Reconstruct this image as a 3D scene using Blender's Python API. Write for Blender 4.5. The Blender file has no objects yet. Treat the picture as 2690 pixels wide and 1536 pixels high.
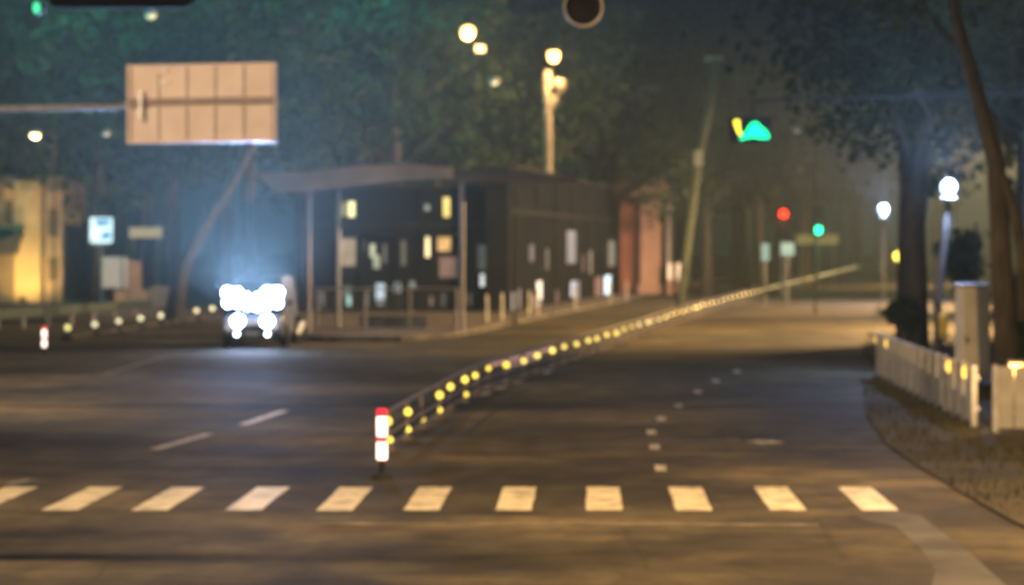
import bpy, bmesh, math, random
import numpy as np
from mathutils import Vector, Matrix
R = math.radians
S = bpy.context.scene
random.seed(7); rng = np.random.default_rng(11)

# ------------------------------------------------------------------ camera
F = 6500.0; CX = 1345.0; HY = 650.0; CH = 3.0       # focal length (px of a 2690 px frame), horizon row, camera height
cd = bpy.data.cameras.new('camera'); cam = bpy.data.objects.new('camera', cd)
S.collection.objects.link(cam); S.camera = cam
cam.location = (0, 0, CH); cam.rotation_euler = (R(90), 0, 0)
cd.sensor_width = 36; cd.lens = 36*F/2690; cd.shift_y = -(768-HY)/2690
cd.clip_start = 0.1; cd.clip_end = 3000
cd.dof.use_dof = True; cd.dof.focus_distance = 10.0; cd.dof.aperture_fstop = 2.6
# ------------------------------------------------------------------ world: night sky, teal tint added to imitate windscreen flare
W = bpy.data.worlds.new('World'); S.world = W; W.use_nodes = True
nt = W.node_tree; nt.nodes.clear()
out = nt.nodes.new('ShaderNodeOutputWorld'); bg = nt.nodes.new('ShaderNodeBackground')
sky = nt.nodes.new('ShaderNodeTexSky'); sky.sky_type = 'NISHITA'; sky.sun_disc = False
sky.sun_elevation = R(-4); sky.sun_rotation = R(200)
mixw = nt.nodes.new('ShaderNodeMix'); mixw.data_type = 'RGBA'; mixw.blend_type = 'ADD'
mixw.inputs[0].default_value = 1.0
mixw.inputs[7].default_value = (0.06, 0.15, 0.10, 1)
nt.links.new(sky.outputs[0], mixw.inputs[6]); nt.links.new(mixw.outputs[2], bg.inputs[0])
bg.inputs[1].default_value = 0.10
nt.links.new(bg.outputs[0], out.inputs[0])
S.view_settings.view_transform = 'Standard'; S.view_settings.look = 'None'
S.view_settings.exposure = 0; S.view_settings.gamma = 1
S.render.engine = 'CYCLES'
S.cycles.volume_bounces = 0
S.cycles.max_bounces = 5; S.cycles.diffuse_bounces = 2; S.cycles.sample_clamp_indirect = 3

# ------------------------------------------------------------------ helpers
K = 2690/2550.0                                   # sketch coordinates were measured on a 2550 px wide view
def P(x, y, d):                                   # point seen at (x, y) at distance d
    return Vector(((x*K-CX)*d/F, d, CH-(y*K-HY)*d/F))
def G(x, y, z=0.0):                               # ground point seen at (x, y)
    d = F*(CH-z)/(y*K-HY); return Vector(((x*K-CX)*d/F, d, z))
def PX(x, d): return (x*K-CX)*d/F
def PZ(y, d): return CH-(y*K-HY)*d/F

class MB:
    def __init__(s): s.v = []; s.f = []
    def add(s, v, f):
        n = len(s.v); s.v += [tuple(p) for p in v]; s.f += [tuple(i+n for i in q) for q in f]; return s
    def box(s, c, h, rot=None):
        vs = [Vector((sx*h[0], sy*h[1], sz*h[2])) for sz in (-1, 1) for sy in (-1, 1) for sx in (-1, 1)]
        if rot is not None:
            m = Matrix.Rotation(rot, 3, 'Z') if not isinstance(rot, Matrix) else rot
            vs = [m@p for p in vs]
        c = Vector(c)
        return s.add([p+c for p in vs], [(0,2,3,1),(4,5,7,6),(0,1,5,4),(2,6,7,3),(0,4,6,2),(1,3,7,5)])
    def span(s, x0, x1, y0, y1, z0, z1): return s.box(((x0+x1)/2,(y0+y1)/2,(z0+z1)/2), (abs(x1-x0)/2,abs(y1-y0)/2,abs(z1-z0)/2))
    def tube(s, pts, rad, n=10, cap=True):
        pts = [Vector(p) for p in pts]
        if not hasattr(rad, '__len__'): rad = [rad]*len(pts)
        base = len(s.v); up = None
        for i, p in enumerate(pts):
            t = (pts[min(i+1, len(pts)-1)]-pts[max(i-1, 0)]).normalized()
            a = Vector((0,0,1)) if abs(t.z) < .9 else Vector((1,0,0))
            u = t.cross(a).normalized() if up is None else (up-t*up.dot(t)).normalized()
            up = u; w = t.cross(u)
            for k in range(n):
                th = 2*math.pi*k/n
                s.v.append(tuple(p+(u*math.cos(th)+w*math.sin(th))*rad[i]))
        for i in range(len(pts)-1):
            for k in range(n):
                a = base+i*n+k; b = base+i*n+(k+1) % n
                s.f.append((a, b, b+n, a+n))
        if cap:
            s.f.append(tuple(base+k for k in range(n))[::-1]); s.f.append(tuple(base+(len(pts)-1)*n+k for k in range(n)))
        return s
    def lathe(s, prof, c=(0,0,0), n=20, axis='Z', cap=True):
        base = len(s.v); c = Vector(c)
        for r, z in prof:
            for k in range(n):
                th = 2*math.pi*k/n; q = Vector((r*math.cos(th), r*math.sin(th), z))
                if axis == 'Y': q = Vector((q.x, q.z, q.y))
                s.v.append(tuple(q+c))
        for i in range(len(prof)-1):
            for k in range(n):
                a = base+i*n+k; b = base+i*n+(k+1) % n
                s.f.append((a, b, b+n, a+n))
        if not cap: return s
        s.f.append(tuple(base+k for k in range(n))[::-1]); s.f.append(tuple(base+(len(prof)-1)*n+k for k in range(n)))
        return s
    def prism(s, poly, y0, y1):                    # polygon in (x,z) extruded along y
        n = len(poly)
        v = [(x, y0, z) for x, z in poly]+[(x, y1, z) for x, z in poly]
        return s.add(v, [tuple(range(n)), tuple(range(n, 2*n))[::-1]]+[(i, i+n, (i+1) % n+n, (i+1) % n) for i in range(n)])
    def slab(s, poly, z0, z1):                     # polygon in (x,y) extruded along z
        n = len(poly)
        v = [(x, y, z0) for x, y in poly]+[(x, y, z1) for x, y in poly]
        return s.add(v, [tuple(range(n))[::-1], tuple(range(n, 2*n))]+[(i, (i+1) % n, (i+1) % n+n, i+n) for i in range(n)])
    def build(s, name, m, parent=None, smooth=False, bevel=0):
        me = bpy.data.meshes.new(name); me.from_pydata(s.v, [], s.f); me.update()
        bm = bmesh.new(); bm.from_mesh(me); bmesh.ops.recalc_face_normals(bm, faces=bm.faces); bm.to_mesh(me); bm.free()
        if smooth:
            for p in me.polygons: p.use_smooth = True
        o = bpy.data.objects.new(name, me); S.collection.objects.link(o); me.materials.append(m)
        if parent: o.parent = parent
        if bevel:
            b = o.modifiers.new('bevel', 'BEVEL'); b.width = bevel; b.segments = 2; b.limit_method = 'ANGLE'
        return o

def tag(o, label=None, cat=None, group=None, kind=None):
    if label: o['label'] = label
    if cat: o['category'] = cat
    if group: o['group'] = group
    if kind: o['kind'] = kind
    return o
def thing(name, label, cat, loc=(0,0,0), rz=0, group=None):
    o = bpy.data.objects.new(name, None); S.collection.objects.link(o)
    o.location = loc; o.rotation_euler = (0, 0, rz); o.empty_display_size = .3
    return tag(o, label, cat, group)
def copy_tree(o, parent=None):
    c = o.copy(); S.collection.objects.link(c); c.parent = parent
    for ch in list(o.children): copy_tree(ch, c)
    return c
def lamp(kind, loc, power, col, parent=None, radius=.1, aim=None, size=R(120), blend=.6):
    l = bpy.data.lights.new('light', kind); l.energy = power; l.color = col; l.shadow_soft_size = radius
    o = bpy.data.objects.new('light', l); S.collection.objects.link(o); o.location = loc
    if kind == 'SPOT':
        l.spot_size = size; l.spot_blend = blend
        o.rotation_euler = Vector(aim).to_track_quat('-Z', 'Y').to_euler()
    if parent: o.parent = parent
    return o

# ------------------------------------------------------------------ materials
def mat(name, c, c2=None, rough=.7, scale=3.0, metal=0, bump=0.0, bscale=30, detail=5, spec=.5, stretch=(1,1,1), lo=.35, hi=.65):
    m = bpy.data.materials.new(name); m.use_nodes = True; t = m.node_tree; b = t.nodes['Principled BSDF']
    b.inputs['Roughness'].default_value = rough; b.inputs['Metallic'].default_value = metal
    b.inputs['Specular IOR Level'].default_value = spec
    if c2 is None: c2 = tuple(x*.7 for x in c)
    tc = t.nodes.new('ShaderNodeTexCoord'); mp = t.nodes.new('ShaderNodeMapping'); mp.inputs['Scale'].default_value = stretch
    n = t.nodes.new('ShaderNodeTexNoise'); n.inputs['Scale'].default_value = scale; n.inputs['Detail'].default_value = detail
    t.links.new(tc.outputs['Object'], mp.inputs[0]); t.links.new(mp.outputs[0], n.inputs[0])
    r = t.nodes.new('ShaderNodeValToRGB'); r.color_ramp.elements[0].position = lo; r.color_ramp.elements[1].position = hi
    r.color_ramp.elements[0].color = (*c, 1); r.color_ramp.elements[1].color = (*c2, 1)
    t.links.new(n.outputs[0], r.inputs[0]); t.links.new(r.outputs[0], b.inputs['Base Color'])
    if bump:
        n2 = t.nodes.new('ShaderNodeTexNoise'); n2.inputs['Scale'].default_value = bscale
        bp = t.nodes.new('ShaderNodeBump'); bp.inputs['Strength'].default_value = bump; bp.inputs['Distance'].default_value = .02
        t.links.new(mp.outputs[0], n2.inputs[0]); t.links.new(n2.outputs[0], bp.inputs['Height']); t.links.new(bp.outputs[0], b.inputs['Normal'])
    return m
def emit(name, col, strength, base=None):
    m = bpy.data.materials.new(name); m.use_nodes = True; t = m.node_tree; b = t.nodes['Principled BSDF']
    b.inputs['Base Color'].default_value = (*(base or col), 1); b.inputs['Roughness'].default_value = .4
    b.inputs['Emission Color'].default_value = (*col, 1)
    n = t.nodes.new('ShaderNodeTexNoise'); n.inputs['Scale'].default_value = 2.5
    mr = t.nodes.new('ShaderNodeMapRange'); mr.inputs[1].default_value = .3; mr.inputs[2].default_value = .7
    mr.inputs[3].default_value = strength*.7; mr.inputs[4].default_value = strength*1.2
    tc = t.nodes.new('ShaderNodeTexCoord'); t.links.new(tc.outputs['Object'], n.inputs[0])
    t.links.new(n.outputs[0], mr.inputs[0]); t.links.new(mr.outputs[0], b.inputs['Emission Strength'])
    return m

def road_mat():
    m = bpy.data.materials.new('worn_asphalt'); m.use_nodes = True; t = m.node_tree; b = t.nodes['Principled BSDF']; b.inputs['Specular IOR Level'].default_value = .14
    N = t.nodes.new; L = t.links.new
    tc = N('ShaderNodeTexCoord')
    def noise(scale, detail, st=(1,1,1)):
        mp = N('ShaderNodeMapping'); mp.inputs['Scale'].default_value = st; n = N('ShaderNodeTexNoise')
        n.inputs['Scale'].default_value = scale; n.inputs['Detail'].default_value = detail; n.inputs['Roughness'].default_value = .62
        L(tc.outputs['Object'], mp.inputs[0]); L(mp.outputs[0], n.inputs[0]); return n.outputs[0]
    def ramp(src, stops):
        r = N('ShaderNodeValToRGB'); e = r.color_ramp.elements
        while len(e) < len(stops): e.new(.5)
        for q, (p, c) in zip(e, stops): q.position = p; q.color = (*c, 1)
        L(src, r.inputs[0]); return r.outputs[0]
    a = ramp(noise(.22, 6, (.7, .8, 1)), [(.36, (.026, .024, .018)), (.5, (.062, .055, .038)), (.66, (.150, .125, .080))])
    g = ramp(noise(45, 3), [(.3, (.62, .62, .62)), (.7, (1.35, 1.35, 1.35))])
    p = ramp(noise(1.4, 4, (1, .6, 1)), [(.38, (.72, .72, .72)), (.6, (1.15, 1.15, 1.15))])
    for s in (g, p):
        mx = N('ShaderNodeMix'); mx.data_type = 'RGBA'; mx.blend_type = 'MULTIPLY'; mx.inputs[0].default_value = 1
        L(a, mx.inputs[6]); L(s, mx.inputs[7]); a = mx.outputs[2]
    v = N('ShaderNodeTexVoronoi'); v.feature = 'DISTANCE_TO_EDGE'; v.inputs['Scale'].default_value = .33
    dm = N('ShaderNodeMix'); dm.data_type = 'VECTOR'; dm.inputs[0].default_value = .12
    nn = N('ShaderNodeTexNoise'); nn.inputs['Scale'].default_value = 1.3; nn.inputs['Detail'].default_value = 5
    L(tc.outputs['Object'], nn.inputs[0]); L(tc.outputs['Object'], dm.inputs[4]); L(nn.outputs[1], dm.inputs[5]); L(dm.outputs[1], v.inputs[0])
    cr = ramp(v.outputs[0], [(.0, (.35,.35,.35)), (.012, (1,1,1))])
    mx = N('ShaderNodeMix'); mx.data_type = 'RGBA'; mx.blend_type = 'MULTIPLY'; mx.inputs[0].default_value = .35
    L(a, mx.inputs[6]); L(cr, mx.inputs[7]); a = mx.outputs[2]
    st = ramp(noise(.9, 7, (.28, 1, 1)), [(.36, (.72,.70,.66)), (.64, (1.25,1.22,1.12))])
    mx = N('ShaderNodeMix'); mx.data_type = 'RGBA'; mx.blend_type = 'MULTIPLY'; mx.inputs[0].default_value = 1
    L(a, mx.inputs[6]); L(st, mx.inputs[7]); a = mx.outputs[2]
    L(a, b.inputs['Base Color'])
    r = N('ShaderNodeMapRange'); r.inputs[3].default_value = .65; r.inputs[4].default_value = .95
    L(noise(.35, 4), r.inputs[0]); L(r.outputs[0], b.inputs['Roughness'])
    bp = N('ShaderNodeBump'); bp.inputs['Strength'].default_value = .35; bp.inputs['Distance'].default_value = .01
    L(noise(60, 2), bp.inputs['Height']); L(bp.outputs[0], b.inputs['Normal'])
    return m
M = dict(
    road=road_mat(),
    paint=mat('road_paint', (.62,.57,.42), (.20,.18,.13), .6, 3.2, bump=.2, detail=9, lo=.47, hi=.70),
    paint_worn=mat('worn_road_paint', (.62,.58,.54), (.20,.19,.18), .7, 6, lo=.4, hi=.66),
    pave=mat('paving', (.15,.12,.11), (.09,.075,.07), .8, 1.2, bump=.3),
    kerb=mat('kerb_stone', (.14,.13,.11), (.035,.032,.028), .9, 1.1, lo=.42, hi=.6),
    verge=mat('bare_soil', (.06,.048,.032), (.022,.02,.013), .95, .9, bump=.8, bscale=12),
    grass=mat('grass_blade', (.03,.04,.012), (.055,.05,.02), .8, .6),
    steel=mat('galvanised_steel', (.45,.46,.47), (.3,.31,.32), .4, 8, metal=.6),
    white_metal=mat('white_painted_metal', (.56,.56,.55), (.40,.40,.39), .5, 4),
    fence_rail=mat('fence_rail_steel', (.24,.20,.18), (.14,.12,.11), .65, 4),
    grey_metal=mat('dull_white_metal', (.46,.46,.45), (.33,.33,.32), .6, 3),
    black=mat('black_metal', (.015,.015,.016), (.025,.025,.025), .85, 5, spec=.15),
    dark=mat('dark_rubber', (.02,.02,.02), (.035,.035,.033), .9, 6, spec=.1),
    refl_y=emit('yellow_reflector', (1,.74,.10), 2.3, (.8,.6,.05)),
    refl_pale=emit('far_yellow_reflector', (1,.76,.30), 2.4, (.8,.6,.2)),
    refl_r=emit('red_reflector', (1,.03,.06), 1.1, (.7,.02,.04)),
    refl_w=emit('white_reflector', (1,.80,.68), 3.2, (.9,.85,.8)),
    sign_back=mat('sign_back_sheet', (.80,.68,.60), (.70,.58,.50), .55, 1.4),
    sign_frame=mat('sign_frame', (.48,.40,.35), (.38,.31,.27), .6, 5),
    pole=mat('grey_pole', (.30,.31,.29), (.2,.21,.2), .6, 6),
    bark=mat('bark', (.085,.07,.055), (.04,.034,.028), .9, 6, bump=.8, bscale=18, stretch=(1,1,.25)),
    leaf=None,
)
def leaf_mat(name, a, b_, tr=.25):
    m = bpy.data.materials.new(name); m.use_nodes = True; t = m.node_tree; t.nodes.clear(); N = t.nodes.new; L = t.links.new
    o = N('ShaderNodeOutputMaterial'); d = N('ShaderNodeBsdfDiffuse'); q = N('ShaderNodeBsdfTranslucent'); mx = N('ShaderNodeMixShader')
    tc = N('ShaderNodeTexCoord'); n = N('ShaderNodeTexNoise'); n.inputs['Scale'].default_value = .8; n.inputs['Detail'].default_value = 6
    r = N('ShaderNodeValToRGB'); r.color_ramp.elements[0].position = .35; r.color_ramp.elements[1].position = .68
    r.color_ramp.elements[0].color = (*a, 1); r.color_ramp.elements[1].color = (*b_, 1)
    L(tc.outputs['Object'], n.inputs[0]); L(n.outputs[0], r.inputs[0]); L(r.outputs[0], d.inputs[0]); L(r.outputs[0], q.inputs[0])
    mx.inputs[0].default_value = tr; L(d.outputs[0], mx.inputs[1]); L(q.outputs[0], mx.inputs[2]); L(mx.outputs[0], o.inputs[0])
    return m
M['leaf'] = leaf_mat('broad_leaves', (.03,.06,.03), (.075,.11,.05))
M['leaf_dark'] = leaf_mat('dark_leaves', (.02,.04,.022), (.06,.08,.035))
SOD = (1.0, .60, .24); LED = (.62, .78, 1.0); TEAL = (.03, .95, .95); BLU = (.36, .54, 1.0)

# ------------------------------------------------------------------ setting: road, pavements, markings
def sheet(name, poly, z, m, parent=None):
    b = MB(); b.add([(x, y, z) for x, y in poly], [tuple(range(len(poly)))])
    return b.build(name, m, parent)
road = sheet('road', [(-500,-30),(500,-30),(500,900),(-500,900)], 0, M['road']); tag(road, kind='structure')
kb = [G(-60,792), G(420,812), G(600,842), G(760,850), G(1000,852), G(1180,826), G(1330,795), G(1500,761), G(1700,715), G(1900,681)]
kpts = [(-60, 78), (kb[0].x, kb[0].y+4)]+[(p.x, p.y) for p in kb[3:]]+[(46, 400), (-300, 400), (-300, 78)]
pv_poly = [(-9.5, 101), (-8.6, 90), (-7.4, 82.5), (-6.0, 79.3), (-3.6, 79.2), (-2.0, 83.0), (-1.2, 88.6), (.92, 103), (4.7, 128), (12.9, 185), (40, 365), (-60, 365), (-60, 101)]
pave = MB().slab(pv_poly, .004, .14).build('pavement', M['pave']); tag(pave, kind='structure')
kr = MB()
for i in range(0, 10):
    a = Vector((*pv_poly[i], 0)); b = Vector((*pv_poly[i+1], 0)); d = (b-a); L_ = d.length
    kr.box((a+b)/2+Vector((0,0,.08)), (L_/2+.04, .09, .077), math.atan2(d.y, d.x))
kr.build('kerb', M['kerb'], pave)
# stripes of the crossing
bl = [-135, 107, 344, 590, 830, 1058, 1301, 1540, 1776, 2024, 2265]
d0, d1 = F*CH/(1340-HY), F*CH/(1279-HY)
for i, x in enumerate(bl):
    xl = (x-CX)*d0/F; w = .415; s = .031*(d1-d0); j = [0,.03,-.02,.02,-.03,.02,0,.02,-.01,.01,0][i]
    # slightly ragged outline
    pts = []
    n = 6
    for k in range(n+1): pts.append((xl+w*k/n, d0+random.uniform(-.02,.02)+j))
    for k in range(1, n): pts.append((xl+w+s*k/n+random.uniform(-.008,.008), d0+(d1-d0)*k/n))
    for k in range(n+1): pts.append((xl+s+w*(1-k/n), d1+random.uniform(-.03,.03)+j))
    for k in range(1, n): pts.append((xl+s*(1-k/n)+random.uniform(-.008,.008), d1+(d0-d1)*k/n))
    sheet('crosswalk_stripe', pts, .004, M['paint'], road)
faint = mat('faint_road_paint', (.26,.25,.23), (.09,.085,.08), .8, 4, lo=.35, hi=.62)
def quad_mark(name, x0, y0, x1, y1, w, m=faint):
    a = G(x0, y0); b = G(x1, y1); d = (b-a).normalized(); n = Vector((-d.y, d.x, 0))*w/2
    sheet(name, [(a-n).to_2d(), (b-n).to_2d(), (b+n).to_2d(), (a+n).to_2d()], .004, m, road)
quad_mark('lane_dash', 605, 1057, 708, 1022, .19, M['paint_worn'])
quad_mark('lane_dash', 385, 1118, 520, 1080, .19, M['paint_worn'])
quad_mark('lane_dash', 260, 930, 420, 885, .18)
quad_mark('lane_dash', 20, 1205, 80, 1192, .16)
for x, y in [(1645,1165),(1630,1112),(1622,1075),(1647,1042),(1690,1010),(1737,975),(1782,948),(1835,925)]:
    a = G(x, y); d = Vector((.12, 1, 0)).normalized()
    MB().box((a.x, a.y, .005), (.075, .42, .004), -.04).build('guide_dash', M['paint_worn'], road)
quad_mark('stop_line', 1345, 1108, 1930, 1094, .3, mat('scuffed_road_paint', (.16,.145,.13), (.07,.065,.06), .8, 2.2, lo=.3, hi=.5))
quad_mark('arrow_mark', 1870, 1100, 1925, 1098, .75, M['paint_worn'])
for x, y in [(1210,980),(1247,966),(1288,952),(1362,927)]:
    MB().box(G(x, y)+Vector((0,0,.008)), (.085, .4, .006), -.15).build('edge_dash', M['paint'], road)
quad_mark('worn_line', 800, 1303, 2040, 1306, .22, mat('worn_line_paint', (.22,.18,.13), (.08,.07,.055), .8, 2.2, lo=.35, hi=.55))
# right-hand verge
vp = [G(2190,925), G(2150,970), G(2160,1035), G(2205,1105), G(2290,1165), G(2400,1232), G(2520,1300), G(2700,1390)]
vpoly = [(p.x, p.y) for p in vp]+[(30, 20), (60, 60), (60, 420), (52, 420)]+[(9.9+(.155*(d-70)), d) for d in (300, 200, 130, 90, 70)]
verge = MB().slab(vpoly, .004, .03).build('verge', M['verge']); tag(verge, kind='structure')
ap = [G(x, y) for x, y in [(2120,1279),(2200,1272),(2292,1283),(2340,1320),(2420,1380),(2520,1470),(2600,1530),(2300,1530),(2330,1420),(2290,1360),(2230,1310),(2160,1296)]]
sheet('concrete_apron', [(p.x, p.y) for p in ap], .003, mat('concrete', (.085,.085,.085), (.035,.033,.03), .85, .9, lo=.35, hi=.62), road)
# grass tufts on the verge
gv = []; gf = []
def inpoly(x, y, poly):
    c = False; j = len(poly)-1
    for i in range(len(poly)):
        if (poly[i][1] > y) != (poly[j][1] > y) and x < (poly[j][0]-poly[i][0])*(y-poly[i][1])/(poly[j][1]-poly[i][1])+poly[i][0]: c = not c
        j = i
    return c
cnt = 0
while cnt < 16000:
    y = random.uniform(24, 85); x = random.uniform(5, 16)
    if not inpoly(x, y, vpoly): continue
    if math.sin(x*2.1+y*.7)+math.sin(y*1.3-x) < -.2 and random.random() < .8: continue
    cnt += 1; h = random.uniform(.04, .17); a = random.uniform(0, 6.28); w = .012
    dx, dy = math.cos(a), math.sin(a); n = len(gv)
    gv += [(x-dy*w, y+dx*w, .03), (x+dy*w, y-dx*w, .03), (x+dx*h*.5, y+dy*h*.5, .03+h)]; gf.append((n, n+1, n+2))
g = MB(); g.v = gv; g.f = gf; go = g.build('grass', M['grass']); tag(go, 'sparse dry grass tufts on the dark verge', 'grass', kind='stuff')

# ------------------------------------------------------------------ guard fences with reflectors
def spline(pts, step):
    pts = [Vector(p) for p in pts]; out = [pts[0].copy()]; acc = 0
    fine = []
    for i in range(len(pts)-1):
        p0 = pts[max(i-1,0)]; p1 = pts[i]; p2 = pts[i+1]; p3 = pts[min(i+2,len(pts)-1)]
        for k in range(40):
            t = k/40; fine.append(.5*((2*p1)+(p2-p0)*t+(2*p0-5*p1+4*p2-p3)*t*t+(3*p1-p0-3*p2+p3)*t**3))
    fine.append(pts[-1])
    for a, b in zip(fine, fine[1:]):
        acc += (b-a).length
        if acc >= step: out.append(b.copy()); acc = 0
    return out, fine
mpts = [(-1.80,36.6,0),(-1.48,41,0),(-.72,50.4,0),(-.06,55,0),(1.9,67.2,0),(4.0,80.6,0),(8.9,112.6,0),(20.2,180,0),(36,272,0),(66,450,0)]
posts, fine = spline(mpts, 2.16)
fence = thing('median_fence', 'long low steel median fence with yellow reflectors, from the striped post into the distance', 'fence', (0,0,0))
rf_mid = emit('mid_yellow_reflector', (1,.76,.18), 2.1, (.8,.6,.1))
for i, p in enumerate(posts[:100]):
    p = p+Vector((random.uniform(-.03,.03), random.uniform(-.1,.1), 0))
    m3 = Matrix.Rotation(random.uniform(-.05,.05), 3, 'Y')
    pm = MB().box(p+Vector((0,0,.30)), (.024,.024,.30), m3); pm.box(p+Vector((0,0,.02)), (.08,.10,.018))
    po = pm.build('post', M['fence_rail'], fence)
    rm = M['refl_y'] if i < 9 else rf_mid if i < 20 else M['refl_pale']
    k = random.uniform(.82, 1.2)*(.062 if i < 20 else .058)
    if i != 2:
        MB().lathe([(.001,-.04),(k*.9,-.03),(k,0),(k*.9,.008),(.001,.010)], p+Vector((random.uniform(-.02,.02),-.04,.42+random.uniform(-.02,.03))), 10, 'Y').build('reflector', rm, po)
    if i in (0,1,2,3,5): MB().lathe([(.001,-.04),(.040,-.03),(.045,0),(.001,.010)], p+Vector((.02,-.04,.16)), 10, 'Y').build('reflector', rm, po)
def strip(fine, z, hy, hz, m, name, parent, off=0):
    b = MB(); q = fine[::6]+[fine[-1]]
    b.tube([p+Vector((off,0,z)) for p in q], hz, 6); return b.build(name, m, parent)
strip(fine, .60, 0, .026, M['fence_rail'], 'top_rail', fence)
strip(fine, .34, 0, .02, M['black'], 'infill_rail', fence)
strip(fine, .18, 0, .03, M['black'], 'infill_rail', fence)
strip(fine, .26, 0, .014, M['fence_rail'], 'middle_rail', fence)
strip(fine, .09, 0, .014, M['fence_rail'], 'bottom_rail', fence)
pk = emit('pink_glow_strip', (.75,.36,.28), .55, (.6,.4,.35))  # glowing strips painting the pinkish light caught by the rail
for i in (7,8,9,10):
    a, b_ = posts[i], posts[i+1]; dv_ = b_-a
    MB().box((a+b_)/2+Vector((0,0,.50)), (dv_.length*.36,.012,.030), math.atan2(dv_.y,dv_.x)).build('lit_rail_strip', pk, fence)
    if i in (8,9): MB().box((a+b_)/2+Vector((0,0,.36)), (dv_.length*.36,.012,.022), math.atan2(dv_.y,dv_.x)).build('lit_rail_strip', pk, fence)

lp = [(-14.25,79.4,0),(-13.8,86,0),(-13.2,95,0),(-12.7,104,0),(-12.2,111,0)]
lposts, lfine = spline(lp, 3.5)
lf = thing('roadside_fence', 'short run of black posts with pale reflectors and white rail, left of the headlights', 'fence')
for i, p in enumerate(lposts):
    pm = MB().lathe([(.24,0),(.24,.06),(.15,.13),(.09,.22),(.06,.34),(.06,.40),(.001,.41)], p, 12)
    po = pm.build('post', M['black'], lf)
    MB().lathe([(.001,-.05),(.09,-.04),(.10,0),(.001,.010)], p+Vector((0,-.05,.43)), 10, 'Y').build('reflector', emit('lime_reflector', (.95,.88,.30), 1.3) if i < 1 else bpy.data.materials.get('cream_reflector') or emit('cream_reflector', (1,.92,.55), 1.3), po)
strip(lfine, .12, 0, .05, M['kerb'], 'rail', lf)

# corrugated beam barrier at far left
gb = thing('beam_barrier', 'shiny galvanised beam barrier at the far left edge behind the striped post', 'crash barrier')
A0 = Vector((-19.5, 84, 0)); A1 = Vector((-15.4, 106, 0)); dv = (A1-A0); ang = math.atan2(dv.y, dv.x); nn = 9
prof = [(-.03,.42),(.03,.47),(.03,.53),(-.03,.58),(-.03,.62),(.03,.67),(.03,.73),(-.03,.78)]
bm_ = MB(); nrm = Vector((math.sin(ang), -math.cos(ang), 0))
vs = []
for q in (A0, A1):
    for o_, z in prof: vs.append(q+nrm*o_+Vector((0,0,z)))
for q in (A0, A1):
    for o_, z in prof: vs.append(q+nrm*(o_-.012)+Vector((0,0,z)))
n = len(prof)
fs = [(i, i+1, i+1+n, i+n) for i in range(n-1)]+[(i+2*n, i+3*n, i+1+3*n, i+1+2*n) for i in range(n-1)]
bm_.add(vs, fs).build('beam', mat('bright_steel', (.07,.11,.11), (.04,.06,.06), .6, 3), gb)
for i in range(nn):
    p = A0+dv*(i+.2)/nn; MB().tube([p-nrm*.1, p-nrm*.1+Vector((0,0,.75))], .06, 8).build('post', M['steel'], gb)

def delineator(base, label, s=1.0):
    t = thing('delineator_post', label, 'marker post', base, 0, 'red and white marker posts')
    MB().lathe([(.13,0),(.13,.02),(.09,.05),(.035,.07),(.035,.22)], (0,0,0), 14).build('base', M['dark'], t)
    z = .22; H = .71
    MB().lathe([(.03,.0),(.058,.02),(.06,.06),(.06,H-.08),(.05,H-.02),(.02,H)], (0,0,.2), 14).build('tube', mat('red_plastic', (.6,.02,.04), (.5,.02,.03), .5), t, True)
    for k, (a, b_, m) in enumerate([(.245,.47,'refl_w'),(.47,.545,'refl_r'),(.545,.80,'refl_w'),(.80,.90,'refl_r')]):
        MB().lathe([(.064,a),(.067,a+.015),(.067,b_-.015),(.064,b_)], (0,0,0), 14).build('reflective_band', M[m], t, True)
    t.scale = (s, s, s); return t
g0 = G(951, 1190)
delineator((g0.x, g0.y, 0), 'glowing red and white marker post at the near end of the median fence', 1.0)
g0 = G(110, 882)
delineator((g0.x, g0.y, 0), 'small red and white marker post left of the black posts, far left', .86)

b = MB()
for p in posts[100:]:
    b.box(p+Vector((0,0,.30)), (.03,.03,.30)); b.box(p+Vector((0,-.05,.42)), (.055,.02,.055))
if b.v: tag(b.build('far_posts', M['fence_rail'], fence), kind='stuff')

# ------------------------------------------------------------------ big sign seen from behind
sd = 60.0
sg = thing('road_sign', 'large road sign seen from behind, ten warm-lit panels on a horizontal arm', 'road sign', (PX(503,sd), sd, PZ(258,sd)), R(-14))
w2 = (695-312)*K/2*sd/F/math.cos(R(14)); h2 = 98*K*sd/F*1.0
# two deep back panels, five bays each, with frame ribs proud of the sheet
MB().box((0,0,0), (w2,.03,h2)).build('sheet', M['sign_back'], sg)
for i in range(6):
    x = -w2*.95+2*w2*.95*i/5; MB().box((x,-.055,0), (.022,.022,h2*.98)).build('rib', M['sign_frame'], sg)
MB().box((0,-.07,.05), (w2*.98,.035,.085)).build('cross_bar', mat('cross_bar_steel', (.30,.22,.18), (.24,.18,.15), .6, 4), sg)
MB().box((0,-.06,h2*.97), (w2,.022,.03)).build('edge_channel', M['sign_back'], sg)
MB().box((0,-.06,-h2*.97), (w2,.022,.03)).build('edge_channel', M['sign_back'], sg)
for s_ in (-1, 1): MB().box((s_*w2*.985,-.062,0), (.03,.024,h2)).build('edge_channel', M['sign_back'], sg)
for px_, py_ in ((405,175),(410,205)):  # pale plates added as small highlights on the brackets
    MB().box(((px_-503)*K*sd/F/math.cos(R(14)),-.085,(258-py_)*K*sd/F), (.13,.02,.05)).build('bracket_highlight', mat('highlight_sheet', (.85,.82,.76), (.75,.7,.65), .3), sg)
arm = thing('sign_gantry', 'long grey-green horizontal arm holding the large sign, reaching the left edge', 'gantry', (-17.5, 62.5, 0))
MB().tube([(0,0,0),(0,0,7.2)], [.2,.15], 14).build('column', M['pole'], arm, True)
zt = PZ(262, sd)
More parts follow.
